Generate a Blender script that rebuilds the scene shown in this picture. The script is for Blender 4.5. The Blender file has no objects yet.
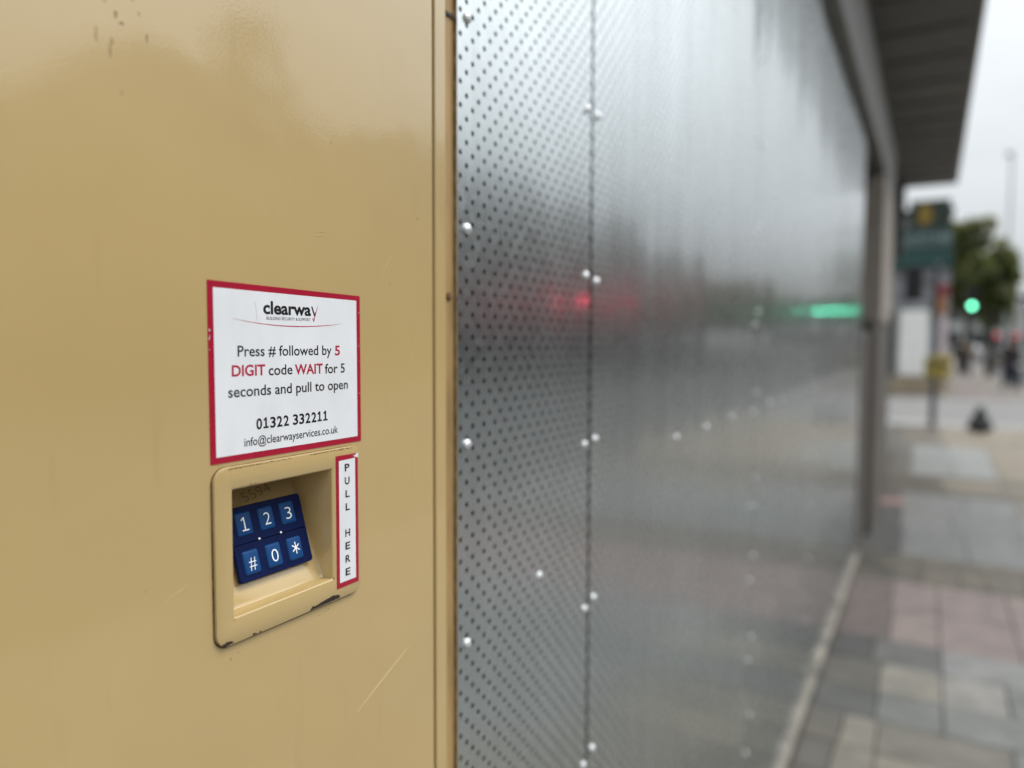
import bpy, bmesh, math, random
import numpy as np
from mathutils import Vector, Matrix
random.seed(7); RNG = np.random.default_rng(7)
S = bpy.context.scene
COL = S.collection
R = math.radians
H = 1.53                      # camera height; the door face lies in the plane X = 0, the wall runs along +Y

# ------------------------------------------------------------------ camera
cam_d = bpy.data.cameras.new('camera'); cam = bpy.data.objects.new('camera', cam_d); COL.objects.link(cam)
right = Vector((0.8701048, 0.49285738, 0.00303978)); up = Vector((-0.03031432, 0.04735987, 0.99841779))
fwd = Vector((-0.49193362, 0.86882026, -0.05614869))
m = Matrix((right, up, -fwd)).transposed().to_4x4(); m.translation = Vector((0.43, 0, H))
cam.matrix_world = m
cam_d.sensor_width = 36; cam_d.lens = 740.6 / 1024 * 36
cam_d.clip_start = 0.02; cam_d.clip_end = 3000
cam_d.dof.use_dof = True; cam_d.dof.focus_distance = 0.585
cam_d.dof.aperture_fstop = cam_d.lens / 1000 / 0.0117
S.camera = cam

# ------------------------------------------------------------------ sky, sun, exposure
SUN_EL, SUN_AZ = R(60), R(62)           # azimuth measured from +Y towards +X
w = bpy.data.worlds.new('World'); S.world = w; w.use_nodes = True
nt = w.node_tree; nt.nodes.clear()
def N(t, typ, **kw):
    n = t.nodes.new(typ)
    for k, v in kw.items():
        if k.startswith('i_'): n.inputs[int(k[2:])].default_value = v
        else: setattr(n, k, v)
    return n
out = N(nt, 'ShaderNodeOutputWorld'); bg = N(nt, 'ShaderNodeBackground'); bg.inputs[1].default_value = 0.1
sky = N(nt, 'ShaderNodeTexSky', sky_type='NISHITA', sun_disc=False, sun_elevation=SUN_EL, sun_rotation=SUN_AZ)
tc = N(nt, 'ShaderNodeTexCoord'); sep = N(nt, 'ShaderNodeSeparateXYZ'); nt.links.new(tc.outputs['Generated'], sep.inputs[0])
grad = N(nt, 'ShaderNodeMapRange', i_1=0.0, i_2=1.0, i_3=0.86, i_4=1.9); nt.links.new(sep.outputs[2], grad.inputs[0])
mp = N(nt, 'ShaderNodeMapping'); mp.inputs['Scale'].default_value = (1, 1, 2.6); nt.links.new(tc.outputs['Generated'], mp.inputs[0])
cn = N(nt, 'ShaderNodeTexNoise'); cn.inputs['Scale'].default_value = 2.2; cn.inputs['Detail'].default_value = 5; nt.links.new(mp.outputs[0], cn.inputs[0])
cr = N(nt, 'ShaderNodeMapRange', i_1=0.3, i_2=0.7, i_3=0.86, i_4=1.12); nt.links.new(cn.outputs[0], cr.inputs[0])
mul = N(nt, 'ShaderNodeMath', operation='MULTIPLY'); nt.links.new(grad.outputs[0], mul.inputs[0]); nt.links.new(cr.outputs[0], mul.inputs[1])
sdir = N(nt, 'ShaderNodeVectorMath', operation='DOT_PRODUCT'); nt.links.new(tc.outputs['Generated'], sdir.inputs[0])
sdir.inputs[1].default_value = (math.sin(SUN_AZ) * math.cos(SUN_EL), math.cos(SUN_AZ) * math.cos(SUN_EL), math.sin(SUN_EL))
glow = N(nt, 'ShaderNodeMapRange', interpolation_type='SMOOTHSTEP', i_1=0.45, i_2=1.0, i_3=1.0, i_4=2.2); nt.links.new(sdir.outputs['Value'], glow.inputs[0])
mul2 = N(nt, 'ShaderNodeMath', operation='MULTIPLY'); nt.links.new(mul.outputs[0], mul2.inputs[0]); nt.links.new(glow.outputs[0], mul2.inputs[1]); mul = mul2
cc = N(nt, 'ShaderNodeVectorMath', operation='SCALE'); cc.inputs[0].default_value = (7.3, 7.65, 7.85); nt.links.new(mul.outputs[0], cc.inputs['Scale'])
mx = N(nt, 'ShaderNodeMix', data_type='RGBA'); mx.inputs[0].default_value = 0.94
nt.links.new(sky.outputs[0], mx.inputs[6]); nt.links.new(cc.outputs[0], mx.inputs[7])
nt.links.new(mx.outputs[2], bg.inputs[0]); nt.links.new(bg.outputs[0], out.inputs[0])
sl = bpy.data.lights.new('sun', 'SUN'); sl.energy = 1.8; sl.angle = R(24); sl.color = (1, .96, .9)
so = bpy.data.objects.new('sun', sl); COL.objects.link(so)
sd = Vector((math.sin(SUN_AZ) * math.cos(SUN_EL), math.cos(SUN_AZ) * math.cos(SUN_EL), math.sin(SUN_EL)))
so.rotation_euler = (-sd).to_track_quat('-Z', 'Y').to_euler(); so.location = (6, 6, 12)
S.view_settings.view_transform = 'Standard'; S.view_settings.look = 'None'
S.view_settings.exposure = 0.07; S.view_settings.gamma = 1.0; S.view_settings.use_curve_mapping = False
S.cycles.use_denoising = True; S.cycles.max_bounces = 8; S.cycles.transparent_max_bounces = 24
S.cycles.sample_clamp_indirect = 6

# ------------------------------------------------------------------ materials
def mat(name, col, rough=.6, metal=0., noise=0., nscale=20., bump=0., bscale=60., coat=0., emit=None, estr=0., spec=.5, stretch=(1, 1, 1), ccol=None):
    m_ = bpy.data.materials.new(name); m_.use_nodes = True
    t = m_.node_tree; b = t.nodes['Principled BSDF']
    b.inputs['Base Color'].default_value = (*col, 1); b.inputs['Roughness'].default_value = rough; b.inputs['Metallic'].default_value = metal
    b.inputs['Specular IOR Level'].default_value = spec
    b.inputs['Coat Weight'].default_value = coat
    if emit: b.inputs['Emission Color'].default_value = (*emit, 1); b.inputs['Emission Strength'].default_value = estr
    c = N(t, 'ShaderNodeTexCoord'); mp_ = N(t, 'ShaderNodeMapping'); mp_.inputs['Scale'].default_value = stretch
    t.links.new(c.outputs['Object'], mp_.inputs[0])
    if noise:
        n = N(t, 'ShaderNodeTexNoise'); n.inputs['Scale'].default_value = nscale; n.inputs['Detail'].default_value = 6
        t.links.new(mp_.outputs[0], n.inputs[0])
        r_ = N(t, 'ShaderNodeMapRange', i_1=.3, i_2=.7); t.links.new(n.outputs[0], r_.inputs[0])
        x = N(t, 'ShaderNodeMix', data_type='RGBA')
        x.inputs[6].default_value = (*[v * (1 - noise) for v in col], 1); x.inputs[7].default_value = (*(ccol or [min(1, v * (1 + noise)) for v in col]), 1)
        t.links.new(r_.outputs[0], x.inputs[0]); t.links.new(x.outputs[2], b.inputs['Base Color'])
    if bump:
        n2 = N(t, 'ShaderNodeTexNoise'); n2.inputs['Scale'].default_value = bscale; n2.inputs['Detail'].default_value = 4
        t.links.new(mp_.outputs[0], n2.inputs[0])
        bp = N(t, 'ShaderNodeBump'); bp.inputs['Strength'].default_value = bump; bp.inputs['Distance'].default_value = .01
        t.links.new(n2.outputs[0], bp.inputs['Height']); t.links.new(bp.outputs[0], b.inputs['Normal'])
    return m_
M = {}
TAN = (.488, .347, .149)
def door_mat():
    m_ = bpy.data.materials.new('tan_paint'); m_.use_nodes = True; t = m_.node_tree; b = t.nodes['Principled BSDF']
    L = t.links.new
    b.inputs['Roughness'].default_value = .32; b.inputs['Coat Weight'].default_value = 1; b.inputs['Coat IOR'].default_value = 1.62; b.inputs['Coat Roughness'].default_value = .045
    c = N(t, 'ShaderNodeTexCoord')
    n = N(t, 'ShaderNodeTexNoise'); n.inputs['Scale'].default_value = 3.5; n.inputs['Detail'].default_value = 5; L(c.outputs['Object'], n.inputs[0])
    r_ = N(t, 'ShaderNodeMapRange', i_1=.3, i_2=.7); L(n.outputs[0], r_.inputs[0])
    x = N(t, 'ShaderNodeMix', data_type='RGBA'); L(r_.outputs[0], x.inputs[0])
    x.inputs[6].default_value = (*[v * .955 for v in TAN], 1); x.inputs[7].default_value = (*[v * 1.045 for v in TAN], 1)
    cur = x.outputs[2]
    # vertical grime runs
    mp_ = N(t, 'ShaderNodeMapping'); mp_.inputs['Scale'].default_value = (1, 60, 7); L(c.outputs['Object'], mp_.inputs[0])
    n2 = N(t, 'ShaderNodeTexNoise'); n2.inputs['Scale'].default_value = 1; n2.inputs['Detail'].default_value = 3; L(mp_.outputs[0], n2.inputs[0])
    r2 = N(t, 'ShaderNodeMapRange', i_1=.62, i_2=.85, i_3=0, i_4=.13); L(n2.outputs[0], r2.inputs[0])
    x2 = N(t, 'ShaderNodeMix', data_type='RGBA'); L(r2.outputs[0], x2.inputs[0]); L(cur, x2.inputs[6]); x2.inputs[7].default_value = (.14, .085, .04, 1); cur = x2.outputs[2]
    # small specks and scuffs
    v = N(t, 'ShaderNodeTexVoronoi'); v.inputs['Scale'].default_value = 26; v.inputs['Randomness'].default_value = 1; L(c.outputs['Object'], v.inputs[0])
    n4 = N(t, 'ShaderNodeTexNoise'); n4.inputs['Scale'].default_value = 190; L(c.outputs['Object'], n4.inputs[0])
    ad = N(t, 'ShaderNodeMath', operation='MULTIPLY_ADD'); L(n4.outputs[0], ad.inputs[0]); ad.inputs[1].default_value = .05; L(v.outputs['Distance'], ad.inputs[2])
    r4 = N(t, 'ShaderNodeMapRange', i_1=.052, i_2=.062, i_3=.55, i_4=0); L(ad.outputs[0], r4.inputs[0])
    x4 = N(t, 'ShaderNodeMix', data_type='RGBA'); L(r4.outputs[0], x4.inputs[0]); L(cur, x4.inputs[6]); x4.inputs[7].default_value = (.22, .13, .05, 1); cur = x4.outputs[2]
    L(cur, b.inputs['Base Color'])
    n3 = N(t, 'ShaderNodeTexNoise'); n3.inputs['Scale'].default_value = 420; n3.inputs['Detail'].default_value = 2; L(c.outputs['Object'], n3.inputs[0])
    n5 = N(t, 'ShaderNodeTexNoise'); n5.inputs['Scale'].default_value = 9; n5.inputs['Detail'].default_value = 2; L(c.outputs['Object'], n5.inputs[0])
    bp = N(t, 'ShaderNodeBump'); bp.inputs['Strength'].default_value = .12; bp.inputs['Distance'].default_value = .0004; L(n3.outputs[0], bp.inputs['Height'])
    bp2 = N(t, 'ShaderNodeBump'); bp2.inputs['Strength'].default_value = .5; bp2.inputs['Distance'].default_value = .0016; L(n5.outputs[0], bp2.inputs['Height']); L(bp.outputs[0], bp2.inputs['Normal'])
    L(bp2.outputs[0], b.inputs['Normal']); L(bp2.outputs[0], b.inputs['Coat Normal'])
    return m_
M['tan'] = door_mat()
M['tan_inner'] = mat('tan_inner_paint', TAN, .42, noise=.1, nscale=40)
M['tan_brown'] = mat('tan_brown_paint', (.36, .23, .095), .5, noise=.3, nscale=14, stretch=(1, 4, .6))  # darker, browner version of the tan for the jamb flange, streaked vertically
def steel_mat(name, base, rough, wave):
    m_ = bpy.data.materials.new(name); m_.use_nodes = True; t = m_.node_tree; b = t.nodes['Principled BSDF']; L = t.links.new
    b.inputs['Metallic'].default_value = 1
    c = N(t, 'ShaderNodeTexCoord'); oi = N(t, 'ShaderNodeObjectInfo')
    ofs = N(t, 'ShaderNodeVectorMath', operation='MULTIPLY_ADD'); ofs.inputs[1].default_value = (7, 13, 5); L(oi.outputs['Random'], ofs.inputs[0]); L(c.outputs['Object'], ofs.inputs[2])
    def noise(sc, d, stretch):
        mp_ = N(t, 'ShaderNodeMapping'); mp_.inputs['Scale'].default_value = stretch; L(ofs.outputs[0], mp_.inputs[0])
        n = N(t, 'ShaderNodeTexNoise'); n.inputs['Scale'].default_value = sc; n.inputs['Detail'].default_value = d; L(mp_.outputs[0], n.inputs[0]); return n
    spangle = N(t, 'ShaderNodeTexVoronoi'); spangle.inputs['Scale'].default_value = 90; L(ofs.outputs[0], spangle.inputs[0])
    streak = noise(1, 5, (1, 30, 1.2)); blot = noise(5, 4, (1, 1, .6))
    add = N(t, 'ShaderNodeMath', operation='ADD'); L(streak.outputs[0], add.inputs[0]); L(blot.outputs[0], add.inputs[1])
    r_ = N(t, 'ShaderNodeMapRange', i_1=.7, i_2=1.35); L(add.outputs[0], r_.inputs[0])
    x = N(t, 'ShaderNodeMix', data_type='RGBA'); L(r_.outputs[0], x.inputs[0])
    x.inputs[6].default_value = (*[v * .9 for v in base], 1); x.inputs[7].default_value = (*[v * 1.08 for v in base], 1); L(x.outputs[2], b.inputs['Base Color'])
    sv = N(t, 'ShaderNodeMapRange', i_1=0, i_2=1, i_3=rough - .035, i_4=rough + .045); L(spangle.outputs['Color'], sv.inputs[0])
    L(sv.outputs[0], b.inputs['Roughness'])
    b.inputs['Anisotropic'].default_value = .3; b.inputs['Coat Weight'].default_value = .55; b.inputs['Coat IOR'].default_value = 1.5; b.inputs['Coat Roughness'].default_value = .08
    tv = N(t, 'ShaderNodeCombineXYZ'); tv.inputs[1].default_value = 1; L(tv.outputs[0], b.inputs['Tangent'])
    w1 = noise(1, 1.5, (1, 5.5, .7)); bp = N(t, 'ShaderNodeBump'); bp.inputs['Strength'].default_value = 1; bp.inputs['Distance'].default_value = wave; L(w1.outputs[0], bp.inputs['Height'])
    w2 = noise(1, 2, (1, 60, 1.0)); bp2 = N(t, 'ShaderNodeBump'); bp2.inputs['Strength'].default_value = 1; bp2.inputs['Distance'].default_value = wave * .018; L(w2.outputs[0], bp2.inputs['Height']); L(bp.outputs[0], bp2.inputs['Normal'])
    L(bp2.outputs[0], b.inputs['Normal']); L(bp2.outputs[0], b.inputs['Coat Normal'])
    return m_
M['steel'] = steel_mat('galvanised_steel', (.64, .68, .685), .25, .0042)
M['rivet'] = mat('rivet_metal', (.78, .79, .80), .5, 1, noise=.1, nscale=300)
M['dark_board'] = mat('dark_backing', (.035, .038, .04), .8, noise=.3, nscale=6)
M['white_vinyl'] = mat('white_vinyl', (.75, .76, .785), .3, noise=.05, nscale=24, coat=.15, stretch=(1, 1.6, .8))
M['red_vinyl'] = mat('crimson_vinyl', (.36, .004, .028), .32, noise=.06, nscale=80, coat=.15)
M['ink'] = mat('black_ink', (.008, .008, .011), .55, spec=.2)
M['ink_grey'] = mat('grey_ink', (.05, .05, .06), .5, spec=.2)
M['ink_red'] = mat('red_ink', (.40, .006, .04), .4)
M['ink_pink'] = mat('faint_pink_ink', (.52, .34, .40), .4)
M['smudge'] = mat('grey_smudge', (.60, .60, .63), .5)
M['pad'] = mat('navy_keypad_plastic', (.0025, .008, .050), .5, spec=.12, noise=.1, nscale=60)
M['key'] = mat('blue_key_plastic', (.005, .05, .17), .42, spec=.22, noise=.05, nscale=90)
M['key_white'] = mat('white_key_print', (.85, .87, .85), .4)
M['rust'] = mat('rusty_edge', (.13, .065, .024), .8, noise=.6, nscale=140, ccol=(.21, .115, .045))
M['chip'] = mat('bare_dark_metal', (.022, .014, .012), .6, noise=.4, nscale=500)
M['pencil'] = mat('pencil_mark', (.2, .135, .06), .7)
M['scratch'] = mat('pale_scratch', (.66, .52, .29), .5)
M['concrete'] = mat('concrete_rail', (.19, .175, .15), .85, noise=.5, nscale=5, bump=.3, bscale=70)
M['beam'] = mat('grey_painted_beam', (.16, .155, .14), .6, noise=.12, nscale=4)
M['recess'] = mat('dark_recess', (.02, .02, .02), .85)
M['soffit'] = mat('brown_grey_soffit', (.20, .19, .172), .7, noise=.15, nscale=2)
M['soffit2'] = mat('soffit_batten', (.15, .142, .13), .7)
M['trim_pale'] = mat('pale_canopy_trim', (.5, .5, .49), .5)
M['stone'] = mat('tan_pillar_stone', (.29, .255, .22), .75, noise=.12, nscale=8, bump=.15, bscale=30)
M['pillar_dark'] = mat('dark_brown_pillar_base', (.085, .073, .062), .6, noise=.2, nscale=6)
M['greenish'] = mat('grey_green_pillar', (.10, .12, .11), .6, noise=.15, nscale=5)
M['asphalt'] = mat('asphalt', (.062, .061, .06), .9, noise=.18, nscale=1.2, bump=.3, bscale=50)
M['ground'] = mat('ground_asphalt', (.07, .068, .066), .95, noise=.2, nscale=.6)
M['joint'] = mat('paving_joint', (.085, .078, .066), .95, noise=.3, nscale=12)
M['kerb'] = mat('kerb_granite', (.24, .23, .22), .85, noise=.2, nscale=18)
M['line'] = mat('road_paint', (.62, .62, .60), .7, noise=.15, nscale=12)
M['red_paint'] = mat('faded_red_paint', (.19, .115, .105), .8, noise=.3, nscale=12)
M['black'] = mat('black_plastic', (.012, .013, .014), .5, noise=.2, nscale=30)
M['pole'] = mat('grey_pole_paint', (.075, .076, .078), .5, noise=.15, nscale=20)
M['lamp_grey'] = mat('galvanised_post', (.34, .35, .36), .45, .6, noise=.12, nscale=10)
M['yellow'] = mat('yellow_plastic', (.46, .36, .075), .5, noise=.12, nscale=20)
M['green_lamp'] = mat('green_lamp', (.02, .3, .2), .3, emit=(.2, 1, .58), estr=9)
M['green_lamp_added'] = mat('added_green_lamp_bright', (.02, .3, .2), .3, emit=(.10, 1, .62), estr=80)  # boosted lens for the added signal that reflects in the steel
M['red_lamp'] = mat('red_lamp', (.4, .02, .03), .3, emit=(1, .035, .09), estr=27)
M['dull_red'] = mat('dull_red_lens', (.26, .045, .06), .5)
M['dull_amber'] = mat('dull_amber_lens', (.40, .19, .09), .35)
M['dark_lens'] = mat('unlit_lens', (.02, .03, .03), .2)
M['dk_green'] = mat('dark_green_board', (.010, .020, .010), .5, noise=.15, nscale=3)
M['emblem'] = mat('yellow_emblem', (.20, .125, .006), .5, noise=.25, nscale=6)
M['teal'] = mat('teal_fascia', (.018, .048, .045), .5, noise=.15, nscale=3)
M['teal2'] = mat('teal_strip', (.006, .055, .048), .5, noise=.1, nscale=3)
M['letters'] = mat('pale_letter_paint', (.22, .28, .28), .5)
M['render'] = mat('grey_render', (.24, .235, .23), .85, noise=.15, nscale=1.5)
M['white_panel'] = mat('white_shutter', (.8, .8, .77), .55, noise=.06, nscale=3)
M['blue_white'] = mat('pale_blue_poster', (.45, .50, .56), .5, noise=.1, nscale=4)
M['pink_white'] = mat('pale_pink_poster', (.56, .47, .49), .5, noise=.1, nscale=4)
M['plinth'] = mat('sandy_plinth', (.30, .245, .17), .8, noise=.2, nscale=4)
M['glass'] = mat('dark_window_glass', (.03, .034, .038), .12, spec=.6)
M['frame'] = mat('white_window_frame', (.5, .5, .49), .5)
M['bag'] = mat('black_bag', (.008, .013, .011), .45, bump=.6, bscale=14)
M['bark'] = mat('bark', (.05, .042, .033), .9, noise=.3, nscale=14, bump=.6, bscale=20)
for k, c in dict(leaf_a=(.12, .13, .022), leaf_b=(.075, .095, .026), leaf_c=(.13, .14, .075)).items(): 
    M[k] = mat(k, c, .55, noise=.35, nscale=3); t_ = M[k].node_tree; tr_ = N(t_, 'ShaderNodeBsdfTranslucent'); tr_.inputs[0].default_value = (c[0] * 1.9, c[1] * 1.9, c[2], 1)
    ms_ = N(t_, 'ShaderNodeMixShader'); ms_.inputs[0].default_value = .4; t_.links.new(t_.nodes['Principled BSDF'].outputs[0], ms_.inputs[1]); t_.links.new(tr_.outputs[0], ms_.inputs[2]); t_.links.new(ms_.outputs[0], t_.nodes['Material Output'].inputs[0])
BR = [(.15, .10, .08), (.17, .15, .13), (.15, .115, .095), (.21, .205, .19), (.17, .125, .10), (.19, .165, .145)]
for i, c in enumerate(BR): M['wall%d' % i] = mat('brick_or_render_%d' % i, c, .85, noise=.2, nscale=2.5)
M['roof'] = mat('slate_roof', (.06, .06, .065), .7, noise=.2, nscale=6)
M['far'] = mat('pale_far_render', (.42, .42, .41), .85, noise=.1, nscale=.7)
M['car_dark'] = mat('dark_van_paint', (.018, .02, .024), .25, coat=1)
M['car_white'] = mat('silver_car_paint', (.5, .51, .52), .3, coat=1)
M['tyre'] = mat('tyre_rubber', (.02, .02, .02), .8)
M['rim'] = mat('wheel_rim', (.4, .4, .42), .35, .8)
M['tail'] = mat('tail_light', (.4, .02, .02), .3, emit=(1, .05, .08), estr=.75)
M['tail_off'] = mat('unlit_tail_light', (.2, .015, .015), .3)
M['plate'] = mat('yellow_number_plate', (.6, .45, .05), .5)
M['skin'] = mat('skin', (.42, .25, .18), .55)
M['hair'] = mat('dark_hair', (.02, .015, .012), .6)
M['cloth_dark'] = mat('black_cloth', (.012, .013, .016), .9, noise=.2, nscale=20)
M['cloth_tan'] = mat('tan_cloth', (.33, .24, .12), .9, noise=.15, nscale=20)
M['cloth_blue'] = mat('navy_cloth', (.02, .026, .05), .9, noise=.2, nscale=20)
M['cloth_grey'] = mat('grey_cloth', (.11, .11, .12), .9, noise=.2, nscale=20)

# ------------------------------------------------------------------ mesh helpers
class MB:
    def __init__(s): s.v = []; s.f = []; s.mi = []
    def add(s, v, f, mi=0):
        o = len(s.v); s.v += [tuple(p) for p in v]; s.f += [[i + o for i in q] for q in f]; s.mi += [mi] * len(f)
    def box(s, x0, x1, y0, y1, z0, z1, mi=0, bev=0.):
        bm = bmesh.new(); bmesh.ops.create_cube(bm, size=1)
        for q in bm.verts: q.co = ((x0 + x1) / 2 + q.co.x * (x1 - x0), (y0 + y1) / 2 + q.co.y * (y1 - y0), (z0 + z1) / 2 + q.co.z * (z1 - z0))
        if bev: bmesh.ops.bevel(bm, geom=bm.edges[:], offset=bev, segments=2, affect='EDGES', profile=.5)
        s.bm(bm, mi)
    def bm(s, bm, mi=0, free=True):
        bm.verts.index_update(); s.add([q.co[:] for q in bm.verts], [[q.index for q in f.verts] for f in bm.faces], mi)
        if free: bm.free()
    def tube(s, pts, rad, n=10, mi=0):
        pts = [Vector(p) for p in pts]; rad = rad if isinstance(rad, (list, tuple)) else [rad] * len(pts)
        V = []; F = []
        for i, p in enumerate(pts):
            d = (pts[min(i + 1, len(pts) - 1)] - pts[max(i - 1, 0)]).normalized()
            a = d.orthogonal().normalized() if abs(d.z) > .99 else d.cross(Vector((0, 0, 1))).normalized()
            b = d.cross(a)
            if abs(d.z) > .99: a = Vector((1, 0, 0)); b = d.cross(a)
            for k in range(n):
                t = 2 * math.pi * k / n; V.append(p + (a * math.cos(t) + b * math.sin(t)) * rad[i])
        for i in range(len(pts) - 1):
            for k in range(n): F.append([i * n + k, i * n + (k + 1) % n, (i + 1) * n + (k + 1) % n, (i + 1) * n + k])
        F.append(list(range(n))[::-1]); F.append([(len(pts) - 1) * n + k for k in range(n)])
        s.add(V, F, mi)
    def lathe(s, prof, c, axis='z', n=16, mi=0):
        V = []; F = []
        for r_, h in prof:
            for k in range(n):
                t = 2 * math.pi * k / n; a, b = r_ * math.cos(t), r_ * math.sin(t)
                V.append({'z': (c[0] + a, c[1] + b, c[2] + h), 'x': (c[0] + h, c[1] + a, c[2] + b), 'y': (c[0] + b, c[1] + h, c[2] + a)}[axis])
        for i in range(len(prof) - 1):
            for k in range(n): F.append([i * n + k, i * n + (k + 1) % n, (i + 1) * n + (k + 1) % n, (i + 1) * n + k])
        F.append(list(range(n))[::-1]); F.append([(len(prof) - 1) * n + k for k in range(n)])
        s.add(V, F, mi)
    def poly(s, pts2, x, t=.0001, mi=0):
        """flat prism in the YZ plane: front face at x, back at x - t; pts2 = [(y, z)]"""
        n = len(pts2)
        if sum(pts2[i][0] * pts2[(i + 1) % n][1] - pts2[(i + 1) % n][0] * pts2[i][1] for i in range(n)) < 0: pts2 = pts2[::-1]
        V = [(x, a, b) for a, b in pts2] + [(x - t, a, b) for a, b in pts2]
        s.add(V, [list(range(n)), list(range(n, 2 * n))[::-1]] + [[i, i + n, (i + 1) % n + n, (i + 1) % n] for i in range(n)], mi)
    def ribbon(s, pts2, wd, x, t=.0001, mi=0):
        L = []; Q = []
        for i, (a, b) in enumerate(pts2):
            p0 = pts2[max(i - 1, 0)]; p1 = pts2[min(i + 1, len(pts2) - 1)]
            d = Vector((p1[0] - p0[0], p1[1] - p0[1])).normalized(); w_ = wd[i] / 2
            L.append((a - d.y * w_, b + d.x * w_)); Q.append((a + d.y * w_, b - d.x * w_))
        for i in range(len(pts2) - 1): s.poly([L[i], L[i + 1], Q[i + 1], Q[i]], x, t, mi)
def obj(name, mb, mats, parent=None, smooth=False, off=(0, 0, 0)):
    """links the shapes of mb as ONE mesh object; off = world position the coordinates are measured from"""
    me = bpy.data.meshes.new(name)
    v = [(a - off[0], b - off[1], c - off[2]) for a, b, c in mb.v]
    me.from_pydata(v, [], mb.f)
    for m_ in (mats if isinstance(mats, list) else [mats]): me.materials.append(m_)
    me.polygons.foreach_set('material_index', mb.mi)
    if smooth:
        me.polygons.foreach_set('use_smooth', [True] * len(me.polygons))
        try: me.set_sharp_from_angle(angle=R(40))
        except Exception: pass
    me.update(); o = bpy.data.objects.new(name, me); COL.objects.link(o)
    if parent: o.parent = parent
    return o
def tag(o, label=None, cat=None, group=None, kind=None):
    if label: o['label'] = label
    if cat: o['category'] = cat
    if group: o['group'] = group
    if kind: o['kind'] = kind
    return o
def thing(name, label, cat, loc=(0, 0, 0), rz=0, group=None):
    o = bpy.data.objects.new(name, None); COL.objects.link(o); o.location = loc; o.rotation_euler = (0, 0, rz); o.empty_display_size = .2
    return tag(o, label, cat, group)
def copy_tree(o, parent=None):
    c = o.copy(); COL.objects.link(c); c.parent = parent
    for ch in list(o.children): copy_tree(ch, c)
    return c
def B(x0, x1, y0, y1, z0, z1, bev=0.):
    b = MB(); b.box(x0, x1, y0, y1, z0, z1, 0, bev); return b
def text(mb, body, y0, y1, base, cap, x, mi=0, off=0., ):
    """lettering in the YZ plane: fills y0..y1, capitals 'cap' tall standing on 'base' (built-in font)"""
    c = bpy.data.curves.new('lettering', 'FONT'); c.body = body; c.offset = off; c.resolution_u = 4
    o = bpy.data.objects.new('lettering', c); COL.objects.link(o)
    bpy.context.view_layer.update()
    me = bpy.data.meshes.new_from_object(o.evaluated_get(bpy.context.evaluated_depsgraph_get()))
    co = np.empty(len(me.vertices) * 3); me.vertices.foreach_get('co', co); co = co.reshape(-1, 3)
    sx = (y1 - y0) / (co[:, 0].max() - co[:, 0].min()); sz = cap / .729
    V = [(x, y0 + (p[0] - mnx) * sx, base + p[1] * sz) for mnx in [co[:, 0].min()] for p in co]
    F = [list(p.vertices) for p in me.polygons]
    mb.add(V, F, mi)
    bpy.data.objects.remove(o); bpy.data.curves.remove(c); bpy.data.meshes.remove(me)
def rrect(y0, y1, z0, z1, r, n=6):
    P = []
    for cy, cz, a0 in ((y1 - r, z1 - r, 0), (y0 + r, z1 - r, 90), (y0 + r, z0 + r, 180), (y1 - r, z0 + r, 270)):
        for k in range(n + 1):
            a = R(a0 + 90 * k / n); P.append((cy + r * math.cos(a), cz + r * math.sin(a)))
    return P                                    # counter-clockwise seen from +X

# ================================================================== SETTING
def struct(name, mb, m_): return tag(obj(name, mb, m_), kind='structure')
b = MB(); b.add([(-600, -300, -.14), (600, -300, -.14), (600, 900, -.14), (-600, 900, -.14)], [[0, 1, 2, 3]]); struct('ground', b, M['ground'])
b = MB(); b.add([(3.35, -120, -.12), (13.5, -120, -.12), (13.5, 260, -.12), (3.35, 260, -.12)], [[0, 1, 2, 3]]); struct('main_road', b, M['asphalt'])
b = MB(); b.add([(-60, 15.86, -.03), (3.35, 15.86, -.03), (3.35, 24.2, -.03), (-60, 24.2, -.03)], [[0, 1, 2, 3]]); struct('side_road', b, mat('worn_asphalt', (.165, .16, .156), .9, noise=.16, nscale=1.0, bump=.2, bscale=40))
b = MB()
for y in (16.6, 23.4): b.add([(-3, y, -.026), (3.1, y, -.026), (3.1, y + .12, -.026), (-3, y + .12, -.026)], [[0, 1, 2, 3]])
struct('road_marking', b, M['line'])
b = B(13.5, 60, -120, 260, -.139, 0); struct('far_pavement', b, mat('far_paving', (.11, .105, .10), .9, noise=.2, nscale=1.5))

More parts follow.
